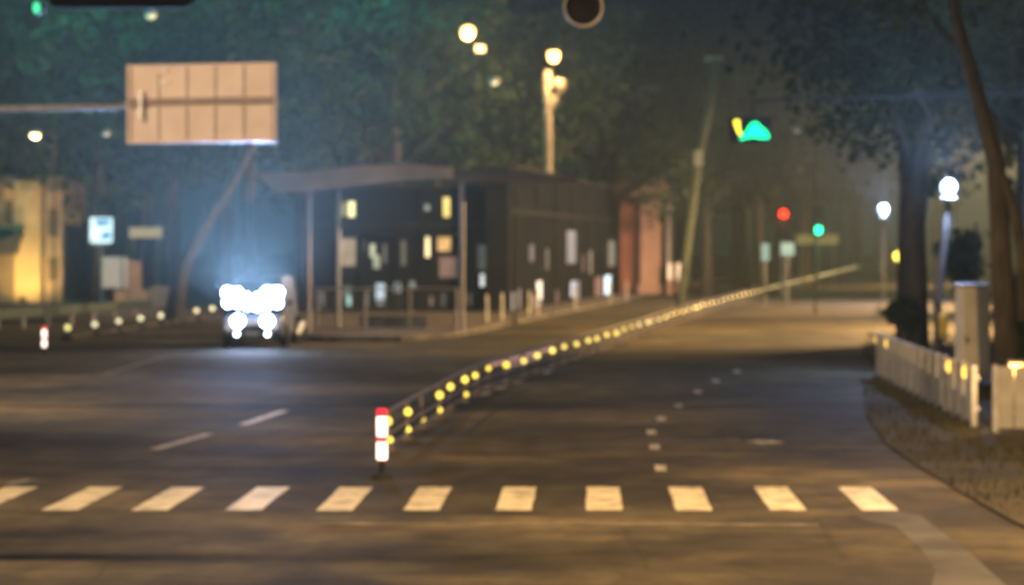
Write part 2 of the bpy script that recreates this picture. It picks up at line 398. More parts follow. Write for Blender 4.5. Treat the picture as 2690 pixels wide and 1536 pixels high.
MB().tube([(0,0,zt-.12),(4,-1.0,zt-.03),(17.5+PX(330,sd), sd-62.5-.15+.55, zt)], [.11,.085,.07], 12).build('arm', M['pole'], arm, True)
for s_ in (-.25, .25):
    MB().box((17.5+PX(503,sd)+s_*6-.9*0, sd-62.5+.1, zt), (.03,.06,.35)).build('bracket', M['steel'], arm)
MB().tube([(17.5+PX(325,sd), sd-62.5+.35, zt),(17.5+PX(690,sd), sd-62.5-.0+.12, zt+.05)], .05, 10).build('arm', M['pole'], arm)
arm.location.y += .0

# ------------------------------------------------------------------ near overhead signal (seen from behind) and round black lens
sh = thing('signal_housing', 'black rounded signal housing cut by the top edge above the large sign', 'traffic signal', (PX(302,36), 36, PZ(-48,36)))
hw, hh = (484-122)*K/2*36/F, .40
po = []
for cx_, cz_, a0 in ((hw-.16,hh-.16,0),(-hw+.16,hh-.16,90),(-hw+.16,-hh+.16,180),(hw-.16,-hh+.16,270)):
    for k in range(6): a = R(a0+18*k); po.append((cx_+.16*math.cos(a), cz_+.16*math.sin(a)))
MB().prism(po, -.12, .12).build('housing', M['black'], sh, bevel=.02)
for i in (-1,0,1):
    MB().lathe([(.26,.12),(.26,.40),(.25,.40),(.25,.125),(.001,.125)], (i*.62,0,-.02), 20, 'Y').build('visor', M['black'], sh)
MB().tube([(0,0,.4),(0,0,1.1)], .06).build('hanger', M['pole'], sh)
gl = thing('signal_lamp', 'small teal-green lit signal lamp in the top left corner', 'traffic signal', (PX(91,60), 60, PZ(20,60)))
MB().lathe([(.001,-.06),(.07,-.05),(.095,0),(.001,.02)], (0,0,0), 16, 'Y').build('lens', emit('green_lens', (.03,.75,.35), 1.2), gl)
gl.children[0].scale = (1,1,1.6)
MB().lathe([(.15,.02),(.17,.05),(.17,.25),(.001,.27)], (0,0,0), 16, 'Y').build('housing', M['black'], gl)
MB().tube([(0,.15,.1),(0,.15,2.2)], .03).build('hanger', M['black'], gl)
rl = thing('round_mirror', 'round black mirror with a thin pale rim cut by the top edge', 'mirror', (PX(1452,36), 36, PZ(20,36)))
rr = 50*K*36/F
MB().lathe([(.001,-.03),(rr*.5,-.05),(rr*.92,-.10),(rr*.94,.05),(.001,.12)], (0,0,0), 32, 'Y').build('face', mat('gloss_black', (.012,.010,.014), (.018,.016,.02), .7, spec=.1), rl, True)
MB().lathe([(rr*.90,-.13),(rr*.98,-.13),(rr*1.0,-.06),(rr*.95,-.05),(rr*.90,-.13)], (0,0,0), 32, 'Y', cap=False).build('rim', M['white_metal'], rl, True)
MB().tube([(0,.05,0),(-.15,.3,1.6)], .035).build('bracket', M['black'], rl)
# the mast that carries the housing and the mirror, above the frame
mt = thing('overhead_mast', 'dark overhead mast arm above the frame carrying signals', 'mast', (-9.0, 36.0, 0))
MB().tube([(0,0,0),(0,0,7.9)], [.18,.13], 14).build('column', M['pole'], mt)
MB().tube([(0,0,7.75),(12.0,0.1,7.9)], [.09,.06], 12).build('arm', M['pole'], mt)

# ------------------------------------------------------------------ street lamps
glow_sod = emit('sodium_glow', (1,.62,.20), 5.0); glow_led = emit('led_glow', (.36,.58,1.0), 7)
glow_warm = emit('warm_glow', (1,.86,.42), 3.5); glow_dim = emit('dim_glow', (.75,.85,.75), .45)
def street_lamp(head, label, power, col, glow, arm_dx=1.2, pole_m=None, pr=.10, hr=.2, group='street lamps', arm_dy=0, down=None):
    pole_m = pole_m or M['black']
    """pole + curved arm + cobra head; head is the world position of the glowing bowl"""
    hx, hy, hz = head; t = thing('street_lamp', label, 'street lamp', (hx+arm_dx, hy+arm_dy, 0), 0, group)
    MB().tube([(0,0,0),(0,0,hz*.55),(0,0,hz-.1)], [pr*1.25,pr,pr*.75], 12).build('pole', pole_m or M['pole'], t, True)
    MB().lathe([(pr*2.2,0),(pr*2.2,.05),(pr*1.6,.09),(pr*1.4,.45),(pr*1.1,.5)], (0,0,.1), 12).build('base', M['dark'], t)
    MB().tube([(0,0,hz-.12),(-arm_dx*.25,-arm_dy*.25,hz+.16),(-arm_dx*.7,-arm_dy*.7,hz+.24),(-arm_dx,-arm_dy,hz+.2)], [pr*.6,pr*.5,pr*.4,pr*.4], 8).build('arm', pole_m or M['pole'], t, True)
    hm = MB().lathe([(.001,.22),(.10,.21),(.2,.15),(.26,.06),(.27,.02),(.26,.0)], (-arm_dx,-arm_dy,hz), 16).build('lamp_head', M['pole'], t, True)
    MB().lathe([(.001,-hr*.9),(hr*.5,-hr*.8),(hr*.85,-hr*.5),(hr,-.0),(.001,.01)], (-arm_dx,-arm_dy,hz), 16).build('bulb', glow, hm, True)
    if power:
        if down: lamp('SPOT', (-arm_dx,-arm_dy,hz-hr-.12), power, col, t, .12, down, R(134) if y < 90 else R(122), .45)
        else: lamp('POINT', (-arm_dx,-arm_dy-.2,hz-hr-.12), power, col, t, .12)
    return t
c = P(1165,80,88); t = thing('street_lamp', 'sodium lamp hung on a cable above the canopy, left one of the bright pair', 'street lamp', c, 0, 'street lamps')
MB().tube([(-16,6,.5),(-8,3,.35),(0,0,.62),(2.4,1.2,.6),(4.6,3.4,1.2)], .018, 6).build('cable', M['black'], t)
hm = MB().lathe([(.02,.72),(.05,.50),(.14,.44),(.22,.34),(.2,.3)], (0,0,0), 16).build('lamp_head', M['black'], t, True)
MB().lathe([(.001,-.27),(.15,-.22),(.24,-.10),(.26,.02),(.2,.16),(.001,.24)], (0,0,0), 16).build('bulb', glow_sod, hm, True)
lamp('POINT', (0,-.2,-.55), 1100, SOD, t, .12)
# second lamp of the pair: thick sodium-lit post with a box and a small globe on a bracket
LD = 132; c = P(1380,140,LD); t = thing('street_lamp', 'sodium street lamp on a thick orange-lit post rising behind the dark frontage', 'street lamp', (PX(1364,LD+.5), LD+.5, 0), 0, 'street lamps')
postm = mat('concrete_post', (.42,.33,.22), (.30,.24,.17), .8, 3)
MB().tube([(0,0,0),(0,0,PZ(250,LD)),(0,0,PZ(175,LD))], [.29,.25,.22], 14).build('pole', postm, t, True)
MB().tube([(0,-.1,PZ(300,LD)),(.33,-.15,PZ(255,LD)),(.56,-.15,PZ(225,LD))], [.08,.12,.16], 10).build('arm', postm, t, True)
MB().lathe([(.001,-.42),(.26,-.34),(.41,-.02),(.37,.29),(.001,.45)], (.56,-.15,PZ(213,LD)), 16).build('ballast_box', postm, t, True)
hm = MB().lathe([(.001,.5),(.2,.44),(.34,.32),(.3,.26)], (.3,-.25,c.z), 16).build('lamp_head', M['black'], t, True)
MB().lathe([(.001,-.36),(.20,-.3),(.33,0),(.3,.24),(.001,.30)], (.3,-.25,c.z), 16).build('bulb', glow_sod, hm, True)
lamp('POINT', (.5,-1.3,c.z-.3), 1300, SOD, t, .12)
# the small companion lamp just under the first
c = P(1196,122,87.4); t = thing('flood_lamp', 'small orange flood lamp hung just below the left sodium lamp', 'flood lamp', (c.x+.9, c.y, 0))
MB().tube([(-.9,.05,c.z+.1),(-.95,.3,c.z+.9),(-1.0,.5,c.z+1.15)], .02, 8).build('bracket', M['black'], t)
MB().box((-.9,0,c.z), (.15,.1,.13)).build('housing', M['black'], t, bevel=.02)
MB().box((-.9,-.11,c.z-.01), (.17,.012,.12)).build('lens', emit('orange_flood', (1,.55,.2), 6), t)
for (x, y, d, lab, col, gl_, hr, pw) in [
    (88,335,105,'distant yellow street lamp at the far left above the lit building',SOD,glow_warm,.2,500),
    (264,333,120,'dim pale distant lamp just left of the large sign',LED,glow_dim,.17,0),
    (375,38,95,'dim cream lamp under the black signal housing',SOD,emit('cream_dim', (1,.85,.6), .55),.2,0),
    (2498,90,95,'small yellow lamp high at the right edge beside the leaning trunk',SOD,glow_warm,.16,300),
    (1230,205,96,'faint pale lamp below the orange flood lamp',SOD,glow_dim,.15,0),
    (1985,325,110,'faint lamp right of the green signal',LED,emit('faint_grey', (.6,.65,.6), .3),.14,0),
    (2330,350,100,'faint grey lamp above the big white globe lamp',LED,emit('faint_grey2', (.5,.6,.65), .4),.13,0)]:
    c = P(x,y,d); street_lamp((c.x,c.y,c.z), lab, pw, col, gl_, .8, pr=.032, hr=hr, group='faint distant lamps')
# roadside lamps outside the frame or behind the crowns that light the road
for (x, y, z, p, lab, dn_) in [(6.9,25.5,9.0,11000,'sodium street lamp outside the frame beside the crossing',(.0,.45,-1)),
                       (-8.8,24,9.0,5500,'unseen sodium lamp added to brighten the near left road',(.15,.3,-1)),  # added lamp, out of view, lifts the left foreground
                       (-13,47,9.5,7000,'sodium street lamp outside the frame on the far left kerb',(.55,.6,-1)),
                       (19.2,89,9.0,62000,'sodium lamp on the right verge lighting the far carriageway',(-1.1,.25,-1)),
                       (26.2,124,9.5,62000,'farther sodium lamp on the right verge of the far carriageway',(-1.2,.2,-1)),
                       (41,190,9.5,32000,'farthest sodium lamp on the right verge of the far carriageway',(-1.2,.2,-1))]:
    street_lamp((x,y,z), lab, p, (1,.68,.40) if x < 0 else SOD, glow_sod, 1.6, hr=.15, down=dn_)

# white globe lamps at right
def globe_lamp(c, label, power, r, lean=0.0, pr=.11, sleeve=False):
    t = thing('globe_lamp', label, 'street lamp', (c.x+lean, c.y, 0), 0, 'white globe lamps')
    MB().tube([(0,0,0),(lean*.3-.02,0,c.z*.4),(-lean*.7,0,c.z*.75),(-lean,0,c.z-r*.8)], [pr*1.15,pr,pr*.95,pr*.7], 12).build('pole', mat('pale_pole', (.13,.12,.115), (.09,.085,.08), .8, 5), t, True)
    MB().lathe([(pr*.8,-r*1.9),(pr*.9,-r*1.5),(r*1.15,-r*1.4),(r*1.1,-r*1.25),(pr*.6,-r*.95)], (-lean,0,c.z), 14).build('shading_collar', M['pole'], t, True)  # widened to keep the globe's light off the pole
    MB().lathe([(r*math.sin(a), -r*math.cos(a)) for a in [R(8+k*164/10) for k in range(11)]], (-lean,0,c.z), 18).build('globe', glow_led, t, True)
    lamp('POINT', (-lean,-r-.06,c.z+.12), power, (.42,.58,1.0), t, .12)
    if power > 1000: lamp('SPOT', (-lean,-.05,c.z+r+.08), power*3, (.40,.56,1.0), t, .12, (-.3,-.5,1), R(150), .9)
    if sleeve:
        o = MB().lathe([(.135,.0),(.14,.02),(.14,.56),(.12,.6)], (.03,0,.80), 14).build('warning_sleeve', mat('yellow_plastic', (.75,.50,.05), (.65,.42,.04), .5), t); o['label'] = 'yellow sleeve round the pole foot'
    return t
globe_lamp(P(2362,467,60), 'big white globe lamp glaring above the white plank fence at right', 2200, .19, -.20, sleeve=True)
globe_lamp(P(2200,522,140), 'smaller distant white globe lamp between the far signals and the big one', 2500, .27, 0)
globe_lamp(P(2197,625,300), 'tiny dim globe standing in for a car light at the far end of the road', 30, .35, 0)  # globe put in place of a distant car light

# ------------------------------------------------------------------ traffic signals
def signal_head(t, w, h, m=None): MB().box((0,0,0), (w,.12,h)).build('housing', M['black'], t, bevel=.04)
d = 62; c = P(1868,325,d); t = thing('traffic_signal', 'large cyan-green arrow signal with a yellow digit beside it', 'traffic signal', (c.x, c.y, c.z))
signal_head(t, .52, .30)
poly = [(-.36,-.20),(-.20,-.02),(-.10,.15),(-.02,.22),(.08,.22),(.17,.12),(.30,.02),(.38,-.10),(.38,-.19),(.20,-.20),(.0,-.17),(-.2,-.19),(-.30,-.23)]
poly = [(x+.08, z-.02) for x, z in poly]
MB().prism(poly, -.135, -.121).build('green_arrow_lens', emit('green_arrow', (.0,1.0,.30), 2.2), t)
MB().prism([(-.42,.24),(-.34,.27),(-.27,.24),(-.27,.08),(-.24,-.06),(-.22,-.13),(-.30,-.12),(-.36,.02),(-.42,.16)], -.136, -.121).build('yellow_lens', emit('yellow_digit', (1,.85,.05), 2.4), t)
MB().box((.05,-.22,.30), (.5,.1,.012)).build('visor', M['black'], t)
ma = thing('signal_mast', 'dark mast arm reaching from the right verge to the green arrow signal', 'mast', (13.0, d+.3, 0))
MB().tube([(0,0,0),(0,0,7.2)], [.14,.1], 12).build('column', M['black'], ma)
MB().tube([(0,0,6.9),(c.x-13.0+.1,-.05,c.z+.75)], [.04,.03], 10).build('arm', M['black'], ma)
MB().tube([(c.x-13.0+.1,-.05,c.z+.75),(c.x-13.0+.1,-.1,c.z+.3)], .03, 8).build('hanger', M['black'], ma)
def small_signal(x, y, d, r, m, lab, col, lit):
    c = P(x, y, d); t = thing('traffic_signal', lab, 'traffic signal', (c.x, c.y, 0), 0, 'far traffic signals')
    MB().tube([(0,.2,0),(0,.2,c.z+r*1.4)], [.09,.07], 10).build('pole', M['pole'], t)
    ho = MB().box((0,0,c.z+(-r*2 if lit == 'red' else r*2)), (r*1.35,.15,r*3.5)).build('housing', M['black'], t, bevel=.03)
    for k in range(3):
        zz = c.z+(-k if lit == 'red' else k)*r*2.15
        MB().lathe([(.001,-.06),(r*.7,-.05),(r*1.0,0),(.001,.02)], (0,-.16,zz), 16, 'Y').build('lens', m if k == 0 else M['dark'], ho, True)
        MB().lathe([(r*1.05,0),(r*1.05,-.22),(r*1.0,-.22),(r*1.0,0)], (0,-.16,zz), 16, 'Y').build('visor', M['black'], ho)
    lamp('POINT', (0,-.6,c.z), 120, col, t, .2); return t
small_signal(1950,533,150,.28, emit('red_lens', (1,.05,.02), 1.5), 'round red far traffic signal', (1,.08,.02), 'red')
small_signal(2037,573,175,.30, emit('far_green_lens', (.04,.95,.50), 1.4), 'round green far traffic signal right of the red one', (.02,1,.5), 'green')
# far blue signs
for x, y, d, w, h, lab in [(1906,628,130,.20,.45,'narrow pale blue sign below and left of the red signal'),(1961,620,135,.36,.34,'square blue-grey sign below the red signal')]:
    c = P(x,y,d); t = thing('direction_sign', lab, 'sign', (c.x,c.y,0), 0, 'far blue signs')
    MB().tube([(0,.05,0),(0,.05,c.z+h)], .03, 8).build('pole', M['steel'], t)
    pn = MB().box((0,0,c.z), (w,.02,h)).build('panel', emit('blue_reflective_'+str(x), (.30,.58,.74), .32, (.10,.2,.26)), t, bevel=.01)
c = P(2240,640,95); t = thing('roadside_marker', 'small yellow-green rounded marker at the kerb beside the dark trunk', 'marker', (c.x,c.y,0))
MB().tube([(0,.05,0),(0,.05,c.z)], .04, 8).build('pole', M['steel'], t)
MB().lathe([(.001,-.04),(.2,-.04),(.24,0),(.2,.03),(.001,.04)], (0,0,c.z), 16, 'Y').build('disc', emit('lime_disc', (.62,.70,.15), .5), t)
t = thing('road_board', 'long flat yellow board under the far green signal', 'sign', (P(2035,597,180).x, 180, 0))
w_ = 52*K*180/F; zc = PZ(596,180)
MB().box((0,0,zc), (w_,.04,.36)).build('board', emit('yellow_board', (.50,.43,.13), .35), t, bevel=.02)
for s_ in (-.8,.8): MB().tube([(s_*w_,.1,0),(s_*w_,.1,zc)], .06, 8).build('leg', M['pole'], t)

# leaning pole right of the canopy
t = thing('utility_pole', 'leaning pale utility pole between the red gatehouse and the green signal', 'utility pole', (0,0,0))
pts = [P(1692,712,112), P(1718,560,112), P(1738,400,112), P(1768,260,112), P(1785,150,112)]; pts[0].z = .1
t.location = pts[0]; o0 = pts[0].copy()
MB().tube([p-o0 for p in pts], [.20,.19,.17,.20,.26], 12).build('pole', mat('pale_concrete', (.13,.15,.11), (.08,.095,.07), .8, 3), t, True)
MB().box(pts[4]-o0+Vector((-.15,0,.05)), (.42,.1,.12)).build('crossarm', M['pole'], t)
MB().box(pts[2]-o0+Vector((0,-.22,.1)), (.2,.12,.35)).build('meter_box', M['pole'], t, bevel=.02)

# ------------------------------------------------------------------ corrugated white fences, cabinet, post
def corrugated(name, a, b, h, label, grp, reflectors=()):
    a = Vector(a); b = Vector(b); t = thing(name, label, 'fence', a, 0, grp); dv = b-a; L_ = dv.length; u = dv.normalized(); n = Vector((u.y,-u.x,0))
    if n.dot(Vector((0,0,0))-a) < 0: n = -n
    k = int(L_/.30); 
    for i in range(k):
        p = u*(L_*(i+.5)/k); hh = h*(1+random.uniform(-.006,.006)); rot = math.atan2(u.y,u.x)
        MB().prism([(-L_/k*.47,0),(L_/k*.47,0),(L_/k*.47,hh-.03),(0,hh),(-L_/k*.47,hh-.03)], -.018, .018).build('plank', M['white_metal'] if (i//4+i//9) % 2 else M['grey_metal'], t, bevel=.006).location = p+Vector((0,0,.10)); t.children[-1].rotation_euler.z = rot
    for z in (.25, .80):
        MB().box(u*(L_/2)-n*.045+Vector((0,0,z*h+.1)), (L_/2,.02,.03), math.atan2(u.y,u.x)).build('rail', M['white_metal'], t)
    for s_ in ([0,1] if L_ < 8 else [q/13 for q in range(14)]):
        MB().box(u*(L_*s_)+n*.03+Vector((0,0,h/2+.08)), (.045,.045,h/2+.04), math.atan2(u.y,u.x)).build('fence_post', M['white_metal'], t)
    for s_ in reflectors:
        p = u*(L_*s_)+n*.03+Vector((0,0,h*.84+.1))
        q = MB().lathe([(.001,-.02),(.05,-.02),(.06,0),(.001,.02)], (0,0,0), 12, 'Y').build('reflector', emit('amber_reflector', (1,.62,.10), 2.0), t)
        q.location = p; q.scale = (1,1,1.9)
    return t
b0 = G(2190,930,.1); b1 = G(2430,1052,.1)
corrugated('plank_fence', (b0.x,b0.y,0), (b1.x,b1.y,0), .93, 'white plank fence with four amber reflectors at the right kerb', 'white plank fences', (-.01,.13,.80,.93))
b2 = G(2478,1066,.1); corrugated('plank_fence', (b2.x,b2.y,0), (b2.x+4.2,b2.y-.3,0), 1.0, 'second white plank fence, cut by the right edge past a dark gap', 'white plank fences')
c = P(2422,0,54); t = thing('utility_cabinet', 'tall plain pale utility cabinet behind the white plank fence', 'cabinet', (c.x,54,.1), R(8))
cz = PZ(712,54)
MB().box((0,0,(cz-.1)/2), (.32,.25,(cz-.1)/2)).build('body', mat('cabinet_paint', (.80,.77,.70), (.66,.64,.57), .6, 2), t, bevel=.015)
MB().box((0,0,cz-.08), (.36,.29,.03)).build('roof', M['white_metal'], t, bevel=.01)
MB().box((0,-.262,(cz-.1)*.5), (.28,.01,(cz-.1)*.44)).build('door', mat('cabinet_door', (.76,.73,.66), (.62,.6,.54), .6, 2), t)
MB().box((-.22,-.28,.9), (.02,.012,.08)).build('handle', M['black'], t)
c = P(2545,940,40.0); t = thing('marker_lamp', 'warm glowing lantern box at the right edge', 'lantern', (c.x+.09, 40.9, .1))
MB().box((0,0,.35), (.14,.14,.35)).build('plinth', M['kerb'], t, bevel=.02)
MB().box((0,0,.85), (.11,.11,.15)).build('lantern', emit('lantern_glow', (1,.62,.25), 1.2), t, bevel=.02)
MB().box((0,0,1.02), (.16,.16,.02)).build('cap', M['black'], t)
lamp('POINT', (-.2,-.4,1.0), 70, SOD, t, .12)

# ------------------------------------------------------------------ left background: lit building, boards, signs
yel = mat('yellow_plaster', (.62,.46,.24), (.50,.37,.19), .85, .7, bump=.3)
yd = 128
t = thing('yellow_building', 'yellow-lit plaster building front with tall pilasters at the far left', 'building', (PX(40,yd), yd, 0))
def lx(x): return PX(x,yd)-PX(40,yd)
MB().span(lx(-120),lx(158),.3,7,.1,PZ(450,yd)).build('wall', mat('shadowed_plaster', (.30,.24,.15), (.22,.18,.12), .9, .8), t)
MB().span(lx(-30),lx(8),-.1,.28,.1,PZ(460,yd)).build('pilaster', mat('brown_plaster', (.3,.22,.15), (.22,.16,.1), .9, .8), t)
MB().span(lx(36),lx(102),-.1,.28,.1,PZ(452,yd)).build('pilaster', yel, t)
MB().span(lx(112),lx(155),-.02,.28,.1,PZ(478,yd)).build('pilaster', mat('tan_plaster', (.42,.30,.19), (.34,.25,.15), .9, .8), t)
MB().span(lx(10),lx(34),.0,.28,PZ(610,yd),PZ(470,yd)).build('wall_panel', yel, t)
MB().add([(lx(-60),-.9,PZ(622,yd)),(lx(62),-.9,PZ(578,yd)),(lx(62),.0,PZ(575,yd)),(lx(-60),.0,PZ(560,yd)),(lx(-60),-.9,PZ(640,yd)),(lx(45),-.9,PZ(632,yd)),(lx(45),.0,PZ(632,yd)),(lx(-60),.0,PZ(640,yd))],
     [(0,1,2,3),(4,5,6,7),(0,1,5,4),(3,2,6,7),(0,4,7,3),(1,2,6,5)]).build('awning', mat('awning_cloth', (.06,.06,.05), (.04,.04,.035), .9), t)
MB().span(lx(-125),lx(165),.1,7.2,PZ(450,yd),PZ(440,yd)).build('roof_cornice', mat('cornice', (.25,.2,.14)), t)
for x0, x1, y0, y1 in ((12,32,500,560),(120,146,520,590),(120,146,640,700)):
    wf = MB().span(lx(x0),lx(x1),-.06,.26,PZ(y1,yd),PZ(y0,yd)).build('window', mat('window_frame_b', (.2,.16,.11)), t)
    MB().span(lx(x0+3),lx(x1-3),-.08,-.062,PZ(y1-4,yd),PZ(y0+4,yd)).build('pane', mat('dark_glass', (.12,.09,.05), (.16,.12,.06), .2), wf)
MB().box((lx(75),-1.9,.35), (.15,.12,.12)).build('ground_light', M['black'], t)
lamp('SPOT', (lx(72),-2.6,.8), 650, (1,.66,.2), t, .1, (0,1,.75), R(110))
lamp('SPOT', (lx(125),-4.6,1.0), 380, (1,.6,.3), t, .1, (0,1,.45), R(110))

yd = 126; c = P(252,573,yd)
t = thing('bus_stop_sign', 'small bright blue and white lit sign box on a thin pole at left', 'sign', (c.x,yd,0), R(4))
MB().tube([(0,.05,.14),(0,.05,c.z)], .06, 8).build('pole', M['white_metal'], t)
s_ = 28*K*yd/F; pn = MB().box((0,0,c.z), (s_,.08,s_*1.12)).build('sign_box', emit('sign_white', (.72,.92,1.0), 1.3), t, bevel=.04)
MB().prism([(-s_*.55,s_*.95),(s_*.75,s_*1.0),(s_*.72,s_*.35),(s_*.2,s_*.45),(-.05,s_*.22),(-s_*.4,s_*.5)], -.088, -.081).build('blue_mark', emit('sign_blue', (.16,.38,.62), .9), pn).location = (0,0,c.z)
MB().prism([(-s_*.2,-s_*.85),(s_*.85,-s_*.8),(s_*.85,-s_*.15),(s_*.3,-s_*.1),(0,-s_*.5)], -.088, -.081).build('blue_mark', bpy.data.materials['sign_blue'], pn).location = (0,0,c.z)
MB().box((0,0,c.z-s_*1.25), (s_*.7,.06,.07)).build('bracket', M['white_metal'], t)
yd = 122; t = thing('notice_board', 'pale square notice board beside the blue and white sign pole', 'notice board', (PX(287,yd),yd,0))
bw = 32*K*yd/F
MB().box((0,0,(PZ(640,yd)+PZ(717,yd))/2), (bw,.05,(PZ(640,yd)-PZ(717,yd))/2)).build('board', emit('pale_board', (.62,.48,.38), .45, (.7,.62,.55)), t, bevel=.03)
for s_ in (-.85,.85): MB().box((s_*bw,.09,PZ(700,yd)/2+.4), (.04,.04,PZ(700,yd)/2+.3)).build('leg', M['pole'], t)
yd = 130; t = thing('shop_sign', 'long narrow yellowish sign board on posts right of the blue and white sign', 'sign', (PX(363,yd),yd,0))
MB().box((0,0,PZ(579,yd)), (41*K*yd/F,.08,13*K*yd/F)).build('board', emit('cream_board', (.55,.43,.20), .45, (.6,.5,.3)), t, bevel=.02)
for s_ in (-.75,.75): MB().box((s_*41*K*yd/F,.12,PZ(579,yd)/2), (.05,.04,PZ(579,yd)/2)).build('leg', M['pole'], t)
yd = 118; t = thing('low_wall', 'low tan wall with rounded piers left of the leaning trunk', 'wall', (PX(345,yd),yd,0))
wm = mat('tan_render', (.36,.28,.22), (.26,.2,.16), .9, .8)
def lx(x): return PX(x,yd)-PX(345,yd)
MB().span(lx(285),lx(418),0,.25,.14,PZ(722,yd)).build('panel', wm, t)
MB().span(lx(318),lx(352),-.08,.3,.14,PZ(650,yd)).build('pier', mat('pier_render', (.30,.22,.16), (.22,.17,.13), .9, .8), t)
MB().span(lx(375),lx(420),-.08,.3,.14,PZ(712,yd)).build('pier', wm, t)
lamp('POINT', (lx(350),-3.5,3.2), 180, (1,.7,.5), t, .2)

# ------------------------------------------------------------------ canopy (shelter) with railing
yd = 86
cn = thing('canopy', 'long curved-roof canopy on slim columns behind the glaring van', 'canopy', (PX(950,yd),yd,.14))
def lx(x): return PX(x,yd)-PX(950,yd)
def lz(y): return PZ(y,yd)-.14
top = [(640,434),(760,429),(880,416),(1000,410),(1075,416),(1200,424),(1350,432),(1440,440)]
bot = [(1440,452),(1350,450),(1200,450),(1075,447),(1000,449),(880,462),(760,478),(700,482)]
rf = MB().prism([(lx(x),lz(y)) for x, y in top[:5]+[(1130,419),(1130,446)]+bot[3:]], -1.2, -1.05).build('fascia', mat('fascia_sheet', (.75,.66,.58), (.45,.40,.35), .6, .5), cn)
rf2 = MB().prism([(lx(x),lz(y)-.06) for x, y in [(660,436)]+top[1:]]+[(lx(x),lz(y)+.06) for x, y in bot[:-1]]+[(lx(705),lz(478))], -1.04, 5.3).build('roof', mat('roof_sheet', (.14,.14,.14), (.1,.1,.1), .6, .6), cn)
for x in (772,1152):
    MB().tube([(lx(x),-.6,0),(lx(x),-.6,lz(452))], .085, 12).build('column', mat('column_paint', (.36,.34,.36), (.26,.24,.26), .7, 3), cn)
for x in (830,): MB().tube([(lx(x),2.4,0),(lx(x),2.4,lz(452))], .085, 12).build('column', M['pole'], cn)
lamp('POINT', (lx(960),-.9,3.9), 170, (.75,.85,1.0), cn, .2)  # added light without a fixture, lifts the railing
MB().span(lx(890),lx(1060),1.2,1.5,0,.45).build('bench', M['kerb'], cn)
yd = 83.5; rl = thing('railing', 'grey mesh railing with posts in front of the canopy columns', 'railing', (PX(950,yd),yd,.14))
xs = [790,910,1020,1137]
rm = mat('railing_paint', (.50,.47,.44), (.36,.34,.32), .7, 3)
for x in xs: MB().tube([(PX(x,yd)-rl.location.x,0,0),(PX(x,yd)-rl.location.x,0,1.50)], .045, 8).build('post', rm, rl)
x0 = PX(790,yd)-rl.location.x; x1 = PX(1137,yd)-rl.location.x
for z in (.12,1.48): MB().tube([(x0,0,z),(x1,0,z)], .032, 8).build('rail', rm, rl)
b = MB(); k = 40
for i in range(1,k): b.box((x0+(x1-x0)*i/k,0,.8), (.006,.006,.66))
b.build('mesh_bars', rm, rl)
rl2 = [(1212,95),(1250,98),(1318,104),(1338,105.5),(1432,116),(1520,128),(1560,134)]

# ------------------------------------------------------------------ shops behind the canopy
brick = mat('dark_render', (.014,.015,.018), (.009,.009,.011), .95, .6, bump=.4, spec=.03)
yd = 112
sb = thing('shop_building', 'dark two-storey shop building with small lit windows behind the canopy', 'building', (PX(1000,yd),yd,.14))
def lx(x): return PX(x,yd)-PX(1000,yd)
def lz(y): return PZ(y,yd)-.14
MB().span(lx(745),lx(1262),0,9,0,lz(470)).build('wall', brick, sb)
MB().span(lx(738),lx(1270),-.3,9.2,lz(470),lz(462)).build('roof', M['dark'], sb)
MB().span(lx(745),lx(1262),-.12,-.002,lz(562),lz(556)).build('floor_band', M['dark'], sb)
wins = [ # x0,x1,y0,y1,colour,strength
 (850,862,505,538,(.55,.52,.28),.35),(868,884,502,540,(.95,.90,.42),1.0),(1104,1120,492,540,(.90,.66,.18),.9),(1058,1070,510,524,(.4,.5,.5),.35),
 (846,886,592,662,(.42,.32,.22),.45),(922,934,608,640,(.55,.60,.42),.6),(930,946,635,668,(.45,.48,.36),.5),(1000,1010,600,660,(.25,.25,.2),.25),
 (1060,1070,588,640,(1,.80,.40),1.2),(1090,1122,586,625,(.75,.45,.16),.7),(1094,1138,640,690,(.35,.2,.16),.3),
 (856,874,712,742,(.2,.3,.3),.2),(864,874,735,778,(.45,.75,.75),.6),(936,958,706,745,(.55,.68,.85),.65),(940,956,750,790,(.3,.36,.45),.3),(984,996,704,728,(.75,.85,.8),.8),
 (1020,1034,700,720,(.3,.36,.34),.3),(1196,1206,682,712,(.8,.85,.82),.85),(1190,1215,610,670,(.2,.2,.18),.2)]
trim = mat('shop_trim', (.018,.018,.019), (.012,.012,.013), .85, 3, spec=.1)
for x in (748,838,902,990,1050,1146,1180,1250):
    MB().span(lx(x-4),lx(x+4),-.16,-.125,0,lz(474)).build('pilaster', trim, sb)
for x0,x1 in ((845,900),(915,985),(1054,1144)):
    MB().add([(lx(x0),-.75,lz(588)),(lx(x1),-.75,lz(588)),(lx(x1),-.13,lz(576)),(lx(x0),-.13,lz(576)),(lx(x0),-.75,lz(590)),(lx(x1),-.75,lz(590)),(lx(x1),-.13,lz(590)),(lx(x0),-.13,lz(590))],[(0,1,2,3),(4,5,6,7),(0,1,5,4),(3,2,6,7),(0,3,7,4),(1,2,6,5)]).build('awning', trim, sb)
rs = random.Random(5)
for _ in range(26):   # faint random panes added as extra glints, mostly low on the front
    x0 = rs.uniform(790, 1240); y0 = rs.choice([rs.uniform(596,640), rs.uniform(700,735), rs.uniform(705,740)]); ww = rs.uniform(4,9); hh_ = rs.uniform(22,60)
    if any(w[0]-8 < x0+ww and x0 < w[1]+8 and w[2]-8 < y0+hh_ and y0 < w[3]+8 for w in wins): continue
    c_ = rs.choice([(.30,.34,.42),(.36,.34,.32),(.22,.30,.34),(.34,.24,.18)])
    wins.append((x0, x0+ww, y0, y0+hh_, c_, rs.uniform(.10,.38)))
